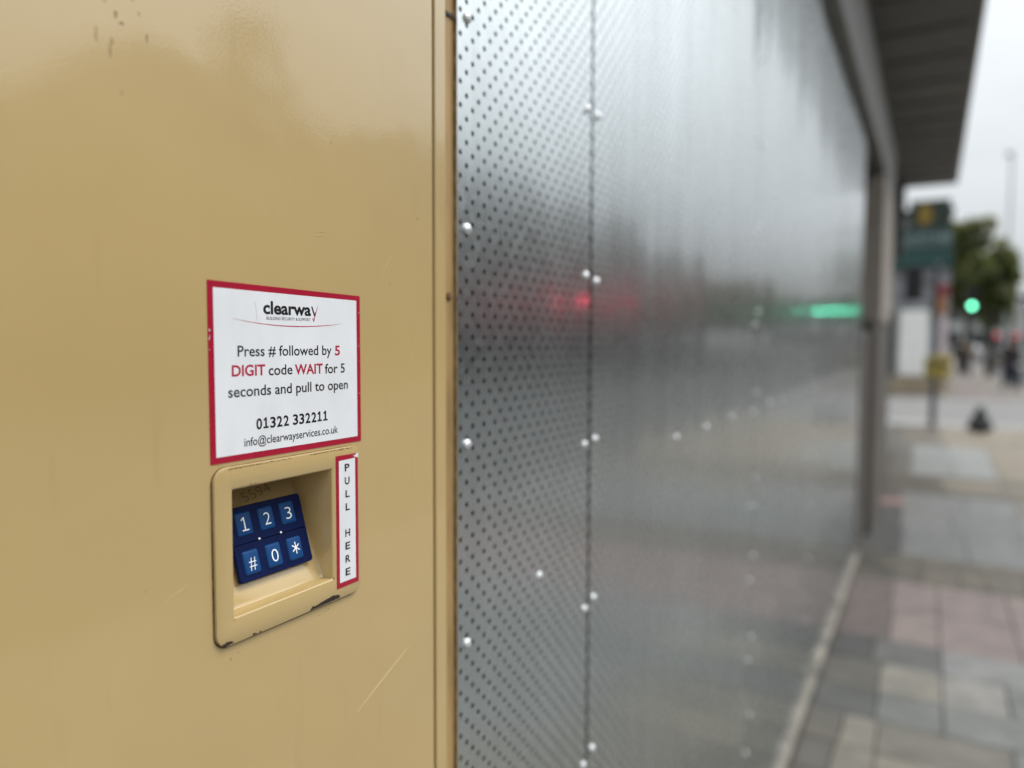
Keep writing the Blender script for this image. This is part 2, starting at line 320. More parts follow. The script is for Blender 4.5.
# paving: slabs laid row by row, each slab tinted singly, colours darkened in the columns beside the wall
TANC = [(.30, .272, .225), (.27, .245, .205), (.32, .285, .23), (.255, .235, .20)]
GREY = [(.265, .268, .262), (.235, .24, .236), (.285, .283, .275)]
BLUE = [(.235, .236, .224), (.22, .22, .208), (.245, .246, .235)]
PINK = [(.30, .235, .218), (.275, .217, .202), (.315, .25, .232)]
BRN = [(.185, .16, .125), (.165, .145, .115), (.21, .182, .145), (.15, .133, .108)]
PALE = [(.37, .375, .36), (.35, .355, .345)]
SAND = [(.33, .275, .205), (.31, .26, .195), (.345, .29, .22)]
DKG = [(.16, .158, .15), (.145, .143, .137)]
def pave(name, rows, x0, x1, gap=.0045, base_z=-.012, dy=None):
    V = []; F = []; C = []
    for (ya, yb, splits, pal) in rows:
        xs = [x0] + list(splits)
        while xs[-1] < x1 - .05: xs.append(min(x1, xs[-1] + random.uniform(.42, .66) * (1.0 if yb - ya > .15 else .35)))
        for i in range(len(xs) - 1):
            p = pal[i] if isinstance(pal[0], list) and i < len(pal) else (pal[-1] if isinstance(pal[0], list) else pal)
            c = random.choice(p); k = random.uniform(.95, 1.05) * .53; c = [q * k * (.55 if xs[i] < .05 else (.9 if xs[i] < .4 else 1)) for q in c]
            a0, a1, b0, b1 = xs[i] + gap / 2, xs[i + 1] - gap / 2, ya + gap / 2, yb - gap / 2
            zt = random.uniform(-.0015, .0015); o = len(V); e = .004
            V += [(a0, b0, base_z), (a1, b0, base_z), (a1, b1, base_z), (a0, b1, base_z), (a0, b0, zt - e), (a1, b0, zt - e), (a1, b1, zt - e), (a0, b1, zt - e),
                  (a0 + e, b0 + e, zt), (a1 - e, b0 + e, zt), (a1 - e, b1 - e, zt), (a0 + e, b1 - e, zt)]
            ff = [[8, 9, 10, 11], [0, 1, 5, 4], [1, 2, 6, 5], [2, 3, 7, 6], [3, 0, 4, 7], [4, 5, 9, 8], [5, 6, 10, 9], [6, 7, 11, 10], [7, 4, 8, 11]]
            F += [[q + o for q in f] for f in ff]; C += [c] * len(ff)
    me = bpy.data.meshes.new(name); me.from_pydata(V, [], F)
    at = me.attributes.new('slab_colour', 'FLOAT_COLOR', 'FACE')
    at.data.foreach_set('color', np.array([[*c, 1] for c in C], dtype=np.float32).ravel())
    me.materials.append(M['slab']); o = bpy.data.objects.new(name, me); COL.objects.link(o); return tag(o, kind='structure')
def slab_mat():
    m_ = bpy.data.materials.new('stone_slab'); m_.use_nodes = True; t = m_.node_tree; b = t.nodes['Principled BSDF']; L = t.links.new
    a = N(t, 'ShaderNodeAttribute', attribute_name='slab_colour'); c = N(t, 'ShaderNodeTexCoord')
    n = N(t, 'ShaderNodeTexNoise'); n.inputs['Scale'].default_value = 7; n.inputs['Detail'].default_value = 8; L(c.outputs['Object'], n.inputs[0])
    r_ = N(t, 'ShaderNodeMapRange', i_1=.3, i_2=.7, i_3=.78, i_4=1.18); L(n.outputs[0], r_.inputs[0])
    x = N(t, 'ShaderNodeVectorMath', operation='SCALE'); L(a.outputs['Color'], x.inputs[0]); L(r_.outputs[0], x.inputs['Scale'])
    L(x.outputs[0], b.inputs['Base Color']); b.inputs['Roughness'].default_value = .72
    n2 = N(t, 'ShaderNodeTexNoise'); n2.inputs['Scale'].default_value = 160; L(c.outputs['Object'], n2.inputs[0])
    bp = N(t, 'ShaderNodeBump'); bp.inputs['Strength'].default_value = .25; bp.inputs['Distance'].default_value = .004; L(n2.outputs[0], bp.inputs['Height']); L(bp.outputs[0], b.inputs['Normal'])
    return m_
M['slab'] = slab_mat()
rows = []
y = -6.0
while y < 1.9: rows.append((y, y + .32, [random.uniform(.3, .6)], random.choice([TANC, GREY, TANC]))); y += .32
rows += [(y, 2.36, [.28, .75], TANC), (2.36, 2.78, [.29, .80], [TANC, TANC, GREY]), (2.78, 3.02, [.15, .29, .74], [TANC, TANC, TANC, GREY]), (3.02, 3.285, [.16, .285, .74], [TANC, TANC, TANC, GREY]),
         (3.285, 3.57, [.27, .515, 1.0], BLUE), (3.57, 3.905, [.265, .515, .76], [TANC, [(.32, .298, .25)], [(.33, .315, .29)], BLUE]),
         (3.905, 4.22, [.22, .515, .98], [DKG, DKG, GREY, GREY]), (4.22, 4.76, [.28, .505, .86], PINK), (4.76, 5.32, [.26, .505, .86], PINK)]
y = 5.32
while y < 6.02: rows.append((y, y + .117, [], BRN)); y += .117
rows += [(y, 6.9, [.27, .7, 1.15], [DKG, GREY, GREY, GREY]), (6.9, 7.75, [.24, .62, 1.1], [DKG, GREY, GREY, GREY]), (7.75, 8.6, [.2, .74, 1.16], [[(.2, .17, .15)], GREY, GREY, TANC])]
y = 8.6
while y < 9.85: rows.append((y, y + .25, [], BRN[2:3] + SAND[:1] + BRN[:1])); y += .25
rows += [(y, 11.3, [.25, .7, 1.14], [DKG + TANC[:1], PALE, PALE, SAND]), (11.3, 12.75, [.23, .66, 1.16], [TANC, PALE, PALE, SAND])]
y = 12.75
while y < 15.4: rows.append((y, y + .44, [], SAND)); y += .44
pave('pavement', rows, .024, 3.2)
b = B(-12, 3.2, -6, 15.7, -.139, -.012); struct('pavement_bed', b, M['joint'])
b = MB(); y = -6
b.box(3.2, 3.35, -6, 15.7, -.139, .0)
b.box(-12, 3.35, 15.7, 15.85, -.139, .0)
struct('kerb', b, M['kerb'])
rows = []; y = 24.35
while y < 90: rows.append((y, y + 1.2, [], PINK + SAND + GREY)); y += 1.2
pave('farther_pavement', rows, -9, 3.2, gap=.012)
b = B(-12, 3.2, 24.35, 90, -.139, -.012); struct('farther_pavement_bed', b, M['joint'])
b = MB(); b.box(3.2, 3.35, 24.2, 90, -.139, 0); b.box(-12, 3.2, 24.2, 24.35, -.139, 0); struct('farther_kerb', b, M['kerb'])
b = MB()
for i in range(40): b.box(8.35, 8.47, -60 + i * 6, -57 + i * 6, -.1195, -.116)
struct('lane_marking', b, M['line'])
b = B(-.03, .25, 7.85, 8.2, .0018, .0035); struct('faded_pavement_marking', b, M['red_paint'])

# ================================================================== SHUTTERED SHOP (wall behind, beam, pillars, canopy)
sh = thing('boarded_shop', 'boarded up shop front with grey beam, stone pillars and projecting canopy above the steel hoarding', 'building', (-.5, 6, 0))
SO = (-.5, 6, 0)
def part(name, mb, m_, parent=sh, off=SO, smooth=False): return obj(name, mb, m_, parent, smooth, off)
b = MB(); b.box(-6, -.05, -6, -.34, 0, 5.6); b.box(-6, -.05, -.34, .62, 2.22, 5.6); b.box(-6, -.5, -.34, .62, 0, 2.22)
b.box(-6, -.045, .664, 5.80, .01, 3.6); b.box(-6, -.05, .62, .664, 0, 5.6); b.box(-6, -.5, 5.8, 12.3, 0, 5.6); b.box(-6, -.06, .664, 5.8, 3.6, 5.6)
part('wall', b, M['dark_board'])
b = MB(); b.box(-.04, .06, -6, 8.42, 2.935, 3.42, 0, .006); part('beam', b, M['beam'])
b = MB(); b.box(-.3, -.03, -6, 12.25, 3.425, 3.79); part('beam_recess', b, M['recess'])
b = MB(); b.box(-.25, .06, 6.85, 8.4, 1.72, 2.93, 0, .01); part('pillar', b, M['stone'])
b = MB(); b.box(-.25, .045, 6.5, 8.35, 0, 1.72, 0, .012); part('pillar_base', b, M['pillar_dark'])
b = MB(); b.box(-.12, .0, 5.86, 6.48, 0, 1.62, 0, .008); part('infill_panel', b, mat('grey_infill', (.095, .086, .075), .7, noise=.15, nscale=4))
b = MB(); b.box(-.3, -.11, 11.7, 12.2, 0, 3.78, 0, .01); part('pillar', b, M['greenish'])
b = MB(); b.box(-.11, .035, 11.9, 12.15, 2.75, 3.768, 0, .008); part('canopy_end_panel', b, M['greenish'])
b = MB(); b.box(-.03, .655, -6, 12.2, 3.79, 3.98); cn_ = part('canopy', b, M['soffit'])
y = -5.6
while y < 12: part('batten', B(.03, .60, y, y + .09, 3.775, 3.7895), M['soffit2'], cn_); y += .62
b = MB(); b.box(.655, .675, -6, 12.2, 3.77, 4.0, 0, .003); b.box(-.03, .675, 12.2, 12.225, 3.77, 4.0, 0, .003); part('canopy_edge', b, M['trim_pale'], cn_)

# ================================================================== PERFORATED STEEL HOARDING
hd = thing('steel_hoarding', 'perforated galvanised steel hoarding of riveted sheets along the shop front', 'hoarding', (0, .642, 0))
HO = Vector((0, .642, 0))
def perf_mesh(name, W, Z0, Z1, rad=.0029, thick=.0016):
    nc = max(1, round(W / .0119)); a = W / nc / 2; nr = round((Z1 - Z0) / .0238); bb = (Z1 - Z0) / nr / 2
    ang = [R(q) for q in (-116.6, -90, -63.4, -31.7, 0, 31.7, 63.4, 90, 116.6, 148.3, 180, 211.7)]
    bnd = [(-a, -bb), (a, -bb), (a, 0), (a, bb), (-a, bb), (-a, 0)]
    hole = [(rad * math.cos(q), rad * math.sin(q)) for q in ang]
    cell = [(0, *p) for p in bnd] + [(0, *p) for p in hole] + [(-thick, *p) for p in hole]
    cf5 = np.array([[i, (i + 1) % 6, 6 + (2 * i + 2) % 12, 6 + 2 * i + 1, 6 + 2 * i] for i in range(6)])
    cf4 = np.array([[6 + k, 6 + (k + 1) % 12, 18 + (k + 1) % 12, 18 + k] for k in range(12)])
    cen = []
    for c in range(nc):
        sh_ = bb if c % 2 else 0; n = nr - 1 if c % 2 else nr
        for r_ in range(n): cen.append((0, a + 2 * a * c, Z0 + bb + 2 * bb * r_ + sh_))
    cen = np.array(cen); cell = np.array(cell)
    V = (cen[:, None, :] + cell[None]).reshape(-1, 3); o = (np.arange(len(cen)) * 30)[:, None, None]
    F5 = (cf5[None] + o).reshape(-1, 5); F4 = (cf4[None] + o).reshape(-1, 4)
    ex = []; exv = []
    for c in range(1, nc, 2):                 # plain half cells top and bottom of the shifted columns
        for z0 in (Z0, Z1 - bb):
            k = len(V) + len(exv); y0 = 2 * a * c
            exv += [(0, y0, z0), (0, y0 + 2 * a, z0), (0, y0 + 2 * a, z0 + bb), (0, y0, z0 + bb)]; ex.append([k, k + 1, k + 2, k + 3])
    k = len(V) + len(exv)                     # folded edges all round
    for (p, q) in (((0, Z0), (0, Z1)), ((W, Z1), (W, Z0)), ((0, Z1), (W, Z1)), ((W, Z0), (0, Z0))):
        exv += [(0, *p), (0, *q), (-thick, *q), (-thick, *p)]; ex.append([k, k + 1, k + 2, k + 3]); k += 4
    V = np.vstack([V, np.array(exv)]); F4 = np.vstack([F4, np.array(ex)])
    me = bpy.data.meshes.new(name); me.vertices.add(len(V)); me.vertices.foreach_set('co', V.ravel())
    nl = F5.size + F4.size; me.loops.add(nl); me.loops.foreach_set('vertex_index', np.concatenate([F5.ravel(), F4.ravel()]))
    me.polygons.add(len(F5) + len(F4))
    ls = np.concatenate([np.arange(len(F5)) * 5, F5.size + np.arange(len(F4)) * 4])
    me.polygons.foreach_set('loop_start', ls); me.update(calc_edges=True); me.polygons.foreach_set('use_smooth', [False] * len(me.polygons)); me.materials.append(M['steel']); return me
ZB, ZT = .045, 2.93
rb = MB(); rb.lathe([(.0062, 0), (.0062, .0009), (.0054, .0021), (.0038, .0031), (.0016, .0037)], (0, 0, 0), 'x', 14)
rb.lathe([(.0014, .0036), (.0014, .0042)], (0, 0, 0), 'x', 8)
rivet0 = obj('rivet', rb, M['rivet'], None, True)
first_rivet = [True]
def rivet(panel, y, z, x=0.0002):
    if first_rivet[0]: o = rivet0; first_rivet[0] = False
    else: o = rivet0.copy(); COL.objects.link(o)
    o.parent = panel; o.location = (x, y, z); o.rotation_euler = (random.uniform(0, 6), random.uniform(-.05, .05), random.uniform(-.05, .05))
me = perf_mesh('perforated_panel', .3405, ZB, ZT)
p0 = bpy.data.objects.new('perforated_panel', me); COL.objects.link(p0); p0.parent = hd; p0.location = (.0012, 0, 0)
for k in range(-6, 6):
    rivet(p0, .0185, H + .1157 - .2215 * k + random.uniform(-.004, .004)) if .1 < H + .1157 - .2215 * k < 2.85 else None
    rivet(p0, .327 + (.006 if k > 1 else 0), H + .0884 - .237 * k + random.uniform(-.006, .006))
rivet(p0, .8285 - .642, H - .2985)
me = perf_mesh('perforated_panel', 1.154, ZB, ZT)
tilt = [.0, .35, -.3, .45]
for i in range(4):
    o = bpy.data.objects.new('perforated_panel', me); COL.objects.link(o); o.parent = hd
    o.location = (.0002 - .0008 * i, .3495 + 1.161 * i, 0)
    o.rotation_euler = (0, 0, R(-tilt[i]) * .3)
    for k in range(-6, 6):
        z = H + .0867 - .2345 * k + random.uniform(-.006, .006)
        rivet(o, .018, z)
    for z in (1.2, 1.0, .775, .563, .306, .06, -.186, -.4546, -.682, -.899, -1.18, -1.38): rivet(o, 1.138, H + z + random.uniform(-.01, .01))
    for k in range(3 if i < 1 else 4): rivet(o, .42 - (.22 if i else 0) + .228 * k + random.uniform(-.008, .008), H - .186 + random.uniform(-.002, .002))
    for k in range(3): rivet(o, .30 + .28 * k, .085)
b = MB(); b.box(-.04, .022, .0 + .642, 5.83, .0, .036, 0, .006); obj('base_rail', b, M['concrete'], hd, off=HO)

# ================================================================== TAN SECURITY DOOR
dr = thing('security_door', 'tan painted steel security door with recessed blue keypad and instruction sticker', 'door', (0, .14, 0))
DO = (0, .14, 0)
def dpart(name, mb, m_, parent=dr, smooth=False, off=DO): return obj(name, mb, m_, parent, smooth, off)
# leaf: a sheet with a cut-out behind the keypad housing
b = MB()
o_ = [(-.33, .012), (.601, .012), (.601, 2.17), (-.33, 2.17)]; i_ = [(.346, H - .207), (.480, H - .207), (.480, H - .097), (.346, H - .097)]
x0, x1 = 0, -.045
V = [(x0, *p) for p in o_] + [(x0, *p) for p in i_] + [(x1, *p) for p in o_] + [(x1, *p) for p in i_]
F = []
for k in range(4):
    l = (k + 1) % 4
    F += [[k, l, 4 + l, 4 + k], [8 + l, 8 + k, 12 + k, 12 + l], [l, k, 8 + k, 8 + l], [4 + k, 4 + l, 12 + l, 12 + k]]
b.add(V, F)
bm = bmesh.new(); vs = [bm.verts.new(p) for p in b.v]; [bm.faces.new([vs[i] for i in f]) for f in b.f]
bm.edges.ensure_lookup_table()
eg = [e for e in bm.edges if all(abs(v.co.x) < 1e-6 and (v.co.y < -.3 or v.co.y > .6) for v in e.verts) and not (abs(e.verts[0].co.z - e.verts[1].co.z) < .1)]
bmesh.ops.bevel(bm, geom=eg, offset=.0012, segments=2, affect='EDGES'); b = MB(); b.bm(bm)
leaf = dpart('door_leaf', b, M['tan'])
b = MB()
b.box(-.05, .0008, .6040, .6226, 0, 2.215, 0, .0012)
b.box(-.05, -.04, .6005, .6040, 0, 2.2); b.box(-.05, .0005, -.355, -.3325, 0, 2.215, 0, .001); b.box(-.05, .0005, -.3322, .6032, 2.1725, 2.215, 0, .001)
fr = dpart('door_frame', b, [M['tan']])
dpart('jamb_flange', B(-.05, -.0035, .6272, .6605, 0, 2.22, .0006), M['tan_brown'], fr)
b = MB(); b.lathe([(.0042, 0), (.0042, .0016), (.0030, .0024), (.0014, .0026)], (-.0034, .6325, H + .047), 'x', 14)
dpart('screw', b, M['rust'], fr, True)
b = MB(); b.box(-.0034, -.0018, .6255, .6405, H + .327, H + .3305); dpart('seam_clip', b, M['chip'], fr)

# keypad housing: raised plate with rounded corners and a sloping recess
PY0, PY1, PZ0, PZ1 = .3386, .4884, H - .2160, H - .0884
OY0, OY1, OZ0, OZ1 = .3540, .4535, H - .1968, H - .1050
backx = lambda z: -.0128 - .0012 - .287 * (z - H + .1803) - max(0, z - H + .1255) * .9
n = 6
def ring(y0, y1, z0, z1, r, xs): return [((xs(z) if callable(xs) else xs), y, z) for y, z in rrect(y0, y1, z0, z1, r, n)]
rings = [ring(PY0, PY1, PZ0, PZ1, .0105, .0002), ring(PY0, PY1, PZ0, PZ1, .0105, .0020), ring(PY0 + .0003, PY1 - .0003, PZ0 + .0003, PZ1 - .0003, .0102, .0026), ring(PY0 + .001, PY1 - .001, PZ0 + .001, PZ1 - .001, .0098, .0029),
         ring(OY0 - .0015, OY1 + .0015, OZ0 - .0015, OZ1 + .0015, .0024, .0029), ring(OY0 - .0005, OY1 + .0005, OZ0 - .0005, OZ1 + .0005, .0014, .0025), ring(OY0, OY1, OZ0, OZ1, .0010, .0016),
         ring(OY0, OY1, OZ0, OZ1, .0010, lambda z: backx(z) + .0025), ring(OY0 + .001, OY1 - .001, OZ0 + .0004, OZ1 - .001, .002, lambda z: backx(z) + .0005), ring(OY0 + .003, OY1 - .0025, OZ0 + .0010, OZ1 - .003, .003, backx)]
V = [p for r_ in rings for p in r_]; k_ = len(rings[0]); F = []
for i in range(len(rings) - 1):
    for k in range(k_): F.append([i * k_ + k, i * k_ + (k + 1) % k_, (i + 1) * k_ + (k + 1) % k_, (i + 1) * k_ + k])
F.append([(len(rings) - 1) * k_ + k for k in range(k_)])
b = MB(); b.add(V, F); hs = dpart('keypad_housing', b, M['tan'], smooth=True)
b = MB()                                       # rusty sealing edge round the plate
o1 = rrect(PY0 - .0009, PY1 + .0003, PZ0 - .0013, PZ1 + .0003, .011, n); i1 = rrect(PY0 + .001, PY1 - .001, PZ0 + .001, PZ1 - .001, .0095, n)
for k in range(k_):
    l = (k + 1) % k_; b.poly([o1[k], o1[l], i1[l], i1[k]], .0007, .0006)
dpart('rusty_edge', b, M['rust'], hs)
b = MB()                                       # paint chipped off along the lower lip
Z = lambda p: [(y, H + z) for y, z in p]
KP = 1 - .0030 / .43
ZP = lambda p: [(y * KP, H + z * KP) for y, z in p]
b.poly(ZP([(.4300, -.2166), (.4318, -.2150), (.4335, -.2137), (.4350, -.2147), (.4372, -.2146), (.4420, -.2138), (.4476, -.2131), (.4530, -.2126), (.4578, -.2120), (.4590, -.2128), (.4630, -.2132), (.4650, -.2148), (.4640, -.2163)]), .00305, .0002)
b.poly(ZP([(.3450, -.2149), (.3462, -.2140), (.3478, -.2144), (.3483, -.2134), (.3500, -.2137), (.3520, -.2139), (.3540, -.2148), (.3552, -.2160), (.3490, -.2164), (.3470, -.2162)]), .00305, .0002)
b.poly(ZP([(.3718, -.2166), (.3730, -.2148), (.3738, -.2158), (.3752, -.2157), (.3760, -.2166)]), .00305, .0002)
b.poly(ZP([(.3780, -.2166), (.3792, -.2156), (.3800, -.2159), (.3806, -.2166)]), .00305, .0002)
dpart('chipped_paint', b, M['chip'], hs)
b = MB()                                       # rust specks at the corners of the opening and along the upper edge of the plate
random.seed(3)
def speck(b, y, z, w_, h_, x):
    k = 9; b.poly([(y + w_ * random.uniform(.5, 1) * math.cos(2 * math.pi * q / k), z + h_ * random.uniform(.5, 1) * math.sin(2 * math.pi * q / k)) for q in range(k)], x, .0002)
y = .352
while y < .480:
    if not .408 < y < .428: speck(b, y, PZ1 - .0013 + random.uniform(-.0002, .0002), random.uniform(.0012, .0034), random.uniform(.0003, .00055), .00305)
    y += random.uniform(.002, .0048)
for (y, z, s_) in ((.3705, -.1035, .0016), (.3745, -.1033, .0008), (.4545, -.1963, .0011), (.3535, -.1985, .0007)): speck(b, y, H + z, s_, s_ * .6, .00305)
dpart('rust_spot', b, mat('orange_rust', (.17, .078, .025), .85, noise=.5, nscale=400, ccol=(.30, .15, .05)), hs)
b = MB()
text(b, '5594', .3935, .4245, H - .1268, .0066, 0, 0, -.012)
b.v = [(backx(z + (y - .377) * .11) + .0004, y + (z - H + .12) * .12, z + (y - .377) * .11) for x, y, z in b.v]
dpart('handwritten_number', b, M['pencil'], hs)

# keypad on the sloping back
kp0 = Vector((-.0122, .3712, H - .1806)); U = Vector((-.276, 0, .961)).normalized(); NN = Vector((U.z, 0, -U.x)); YY = Vector((0, 1, 0))
P3 = lambda a, c, h: kp0 + YY * a + U * c + NN * h
KW, KH = .0736, .0566
def slab3(b, a0, a1, c0, c1, r, prof, mi=0, n=5):
    """rounded plate on the slope; prof = [(inset, height)]"""
    rs = [[P3(y, z, h) for y, z in rrect(a0 + s_, a1 - s_, c0 + s_, c1 - s_, max(.0004, r - s_), n)] for s_, h in prof]
    k = len(rs[0]); V = [p for q in rs for p in q]
    F = [[i * k + j, i * k + (j + 1) % k, (i + 1) * k + (j + 1) % k, (i + 1) * k + j] for i in range(len(rs) - 1) for j in range(k)] + [[(len(rs) - 1) * k + j for j in range(k)]]
    b.add(V, F, mi)
b = MB(); slab3(b, 0, KW, 0, KH, .0028, [(0, -.001), (0, .0014), (.0004, .0019)])
for c in (KH * .5,): slab3(b, .001, KW - .001, c - .0002, c + .0002, .0002, [(0, .0019), (.0001, .00205)])
pad = dpart('keypad', b, M['pad'], smooth=True)
keys = [['#', '0', '*'], ['1', '2', '3']]
for r_ in range(2):
    for c in range(3):
        ca = .0128 + .0219 * c; cc_ = .0136 + .0294 * r_
        b = MB(); slab3(b, ca - .0075, ca + .0075, cc_ - .0092, cc_ + .0092, .0019, [(0, .0018), (.0003, .0026), (.0010, .0033), (.0019, .0035)])
        b2 = MB(); ch = keys[r_][c]
        wd = {'1': .0062, '2': .0062, '3': .0062, '#': .0070, '0': .0066, '*': .0074}[ch]
        if ch == '*':
            for q in range(3):
                a = R(90 + 60 * q); dx, dz = math.cos(a) * .0042, math.sin(a) * .0048; px, pz = -math.sin(a) * .00046, math.cos(a) * .00046
                b2.add([(0, -dx - px, -dz - pz + .0002 * 0), (0, dx - px, dz - pz), (0, dx + px, dz + pz), (0, -dx + px, -dz + pz)], [[0, 1, 2, 3]])
            vv = [P3(ca + y, cc_ + .0004 + z, .00365 + .00003 * (i // 4)) for i, (x, y, z) in enumerate(b2.v)]
        elif ch == '1':
            b2.poly([(-.0007, -.0046), (.0004, -.0046), (.0004, .0050), (-.0005, .0050), (-.0031, .0030), (-.0025, .0022), (-.0007, .0036)], 0); b2.poly([(-.0030, -.0056), (.0032, -.0056), (.0032, -.0047), (-.0030, -.0047)], 0)
            vv = [P3(ca + y, cc_ + .0002 + z, .00365 + x) for x, y, z in b2.v]
        else:
            text(b2, ch, -wd / 2, wd / 2, -.0052, .0104, 0, 0, -.012)
            vv = [P3(ca + y, cc_ + z, .00365) for x, y, z in b2.v]
        b.add(vv, b2.f, 1)
        dpart('key', b, [M['key'], M['key_white']], pad, True)
for c in (0, 1):
    b = MB(); ca = .0247 + .0218 * c; slab3(b, ca - .00105, ca + .00105, .0279, .0300, .001, [(0, .0018), (.0003, .0023), (.0006, .0024)]); dpart('indicator_light', b, M['key_white'], pad, True)

# instruction sticker
SX = .0004
b = MB(); b.poly(Z([(.3381, -.0852), (.4926, -.0858), (.4924, .0392), (.3380, .0420)]), SX, .0003)
st = dpart('instruction_sticker', b, M['red_vinyl'])
b = MB(); b.poly(Z([(.3428, -.0807), (.4880, -.0812), (.4878, .0351), (.3426, .0372)]), SX + .00008, .00005); dpart('white_field', b, M['white_vinyl'], st)
TX = SX + .00016
def lines(b, items, offs=0):
    for (s_, y0, y1, z, cap, o) in items: text(b, s_, y0, y1, H + z, cap, TX, 0, o)
CAP = .0081
b = MB(); lines(b, [('Press # followed by', .3624, .4572, -.0106, CAP, .010), ('code', .3905, .4141, -.0250, CAP, .011), ('for 5', .4493, .4728, -.0257, CAP, .011), ('seconds and pull to open', .3537, .4763, -.0395, CAP, .011),
                    ('info@clearwayservices.co.uk', .3669, .4637, -.0757, .0064, .008)])
pos = .3776
for ch in '01322 332211':
    if ch == '1': q = pos + .0006; zz = H - .0643; b.poly([(q, zz), (q + .0049, zz), (q + .0049, zz + .0013), (q + .0033, zz + .0013), (q + .0033, zz + CAP), (q + .0019, zz + CAP), (q, zz + .0063), (q + .0007, zz + .0054), (q + .0017, zz + .0061), (q + .0017, zz + .0013), (q, zz + .0013)], TX)
    elif ch != ' ': text(b, ch, pos + .0005, pos + .0059, H - .0643, CAP, TX, 0, .026)
    pos += .00305 if ch == ' ' else .00656
dpart('black_lettering', b, M['ink'], st)
b = MB(); lines(b, [('5', .4610, .4672, -.0110, CAP, .024), ('DIGIT', .3570, .3873, -.0246, CAP, .024), ('WAIT', .4166, .4469, -.0254, CAP, .024)]); dpart('red_lettering', b, M['ink_red'], st)
b = MB(); lines(b, [('clearwa', .3862, .4345, .0207, .0097, .030)])
b.poly(Z([(.4347, .0279), (.4361, .0279), (.4386, .0222), (.4391, .0236), (.4397, .0240), (.4386, .0198), (.4377, .0205)]), TX)
dpart('company_logo', b, M['ink'], st)
b = MB(); lines(b, [('BUILDING SECURITY & SUPPORT', .3892, .4339, .0163, .0023, .006)]); dpart('small_lettering', b, M['ink_grey'], st)
b = MB(); random.seed(21)
for k in range(6): speck(b, .3388 + random.uniform(0, .0008), H + random.uniform(-.012, .008), random.uniform(.0002, .0005), random.uniform(.0004, .0018), SX + .00006)
for k in range(3): speck(b, .4905 + random.uniform(0, .001), H + random.uniform(-.08, .03), .0003, .0008, SX + .00006)
dpart('border_scuff', b, M['white_vinyl'], st)
b = MB(); b.ribbon(Z([(.3581, .0164), (.3708, .0145), (.3815, .0134), (.3947, .0124), (.4080, .0119), (.4182, .01175), (.4290, .0119), (.4400, .0124), (.4568, .0136), (.4708, .0151)]), [.00006, .00035, .0005, .0006, .0007, .0008, .0007, .0006, .0004, .00005], TX)
b.poly(Z([(.4424, .0298), (.4414, .0262), (.4376, .0154), (.4358, .0186), (.4366, .0188), (.4375, .0176)]), TX + .00003)
dpart('red_swoosh', b, M['ink_red'], st)
b = MB(); b.ribbon(Z([(.3783, .0294), (.3791, .0265), (.3797, .023), (.3801, .0180), (.3802, .0140)]), [.0001, .0003, .0003, .0003, .0001], TX); dpart('faint_arc', b, M['ink_pink'], st)
# pull sticker
b = MB(); b.poly(ZP([(.4613, -.2084), (.4884, -.2084), (.4884, -.0985), (.4868, -.0958), (.4613, -.0955)]), .0032, .0003)
ps = dpart('pull_sticker', b, M['red_vinyl'])
b = MB(); b.poly(ZP([(.4648, -.2040), (.4847, -.2042), (.4847, -.0996), (.4648, -.0999)]), .00328, .00005)
b.poly(ZP([(.4820, -.0968), (.4846, -.0976), (.4862, -.0961), (.4884, -.0958), (.4884, -.1002), (.4866, -.0990), (.4846, -.0990)]), .0034, .0001); dpart('white_field', b, M['white_vinyl'], ps)
b = MB()
for i, ch in enumerate('PULL HERE'):
    if ch != ' ': text(b, ch, (.4717 if ch != 'L' else .4724) * KP, .4775 * KP, H + (-.1096 - .01122 * i) * KP, .0064, .00345, 0, .020)
dpart('black_lettering', b, M['ink'], ps)
# scratches in the paint
b = MB(); b.ribbon(Z([(.5610, -.2922), (.5400, -.3005), (.5140, -.3118), (.4847, -.3248)]), [.0002, .0011, .0012, .0003], .0002)
b.ribbon(Z([(.522, .060), (.531, .071), (.537, .079)]), [.0001, .0003, .0001], .0002); b.ribbon(Z([(.300, -.170), (.3115, -.1655), (.3200, -.1630)]), [.0001, .0003, .0001], .0002); b.ribbon(Z([(.566, .010), (.5665, -.020), (.5655, -.042)]), [.0001, .0003, .0001], .0002)
b.ribbon(Z([(.4400, .0880), (.4520, .0884)]), [.0004, .0002], .0002); b.ribbon(Z([(.4400, .0845), (.4515, .0850)]), [.0004, .0001], .0002)
dpart('paint_scratch', b, M['scratch'], leaf)
b = MB(); random.seed(9)
for (y, z, w_, h_) in ((.3585, -.2245, .0009, .0005), (.3520, -.2270, .0004, .0011), (.4480, -.2225, .0009, .0004), (.4505, -.2212, .0006, .0007), (.4405, -.2240, .0004, .0004), (.4370, -.0860, .0003, .0006),
    (.290, .135, .0010, .0022), (.2935, .131, .0014, .0009), (.301, .147, .0007, .0004), (.286, .112, .0004, .003), (.287, .118, .0005, .002), (.2775, .12, .0004, .004), (.310, .128, .0004, .003), (.305, .141, .0005, .001), (.2835, .142, .0004, .003)):
    speck(b, y - (.012 if y < .33 else 0), H + z + (.06 if z > 0 else 0), w_ * (1.5 if z > 0 else 1), h_ * 1.4, .0002)
dpart('paint_mark', b, mat('brown_mark', (.27, .18, .08), .6), leaf)

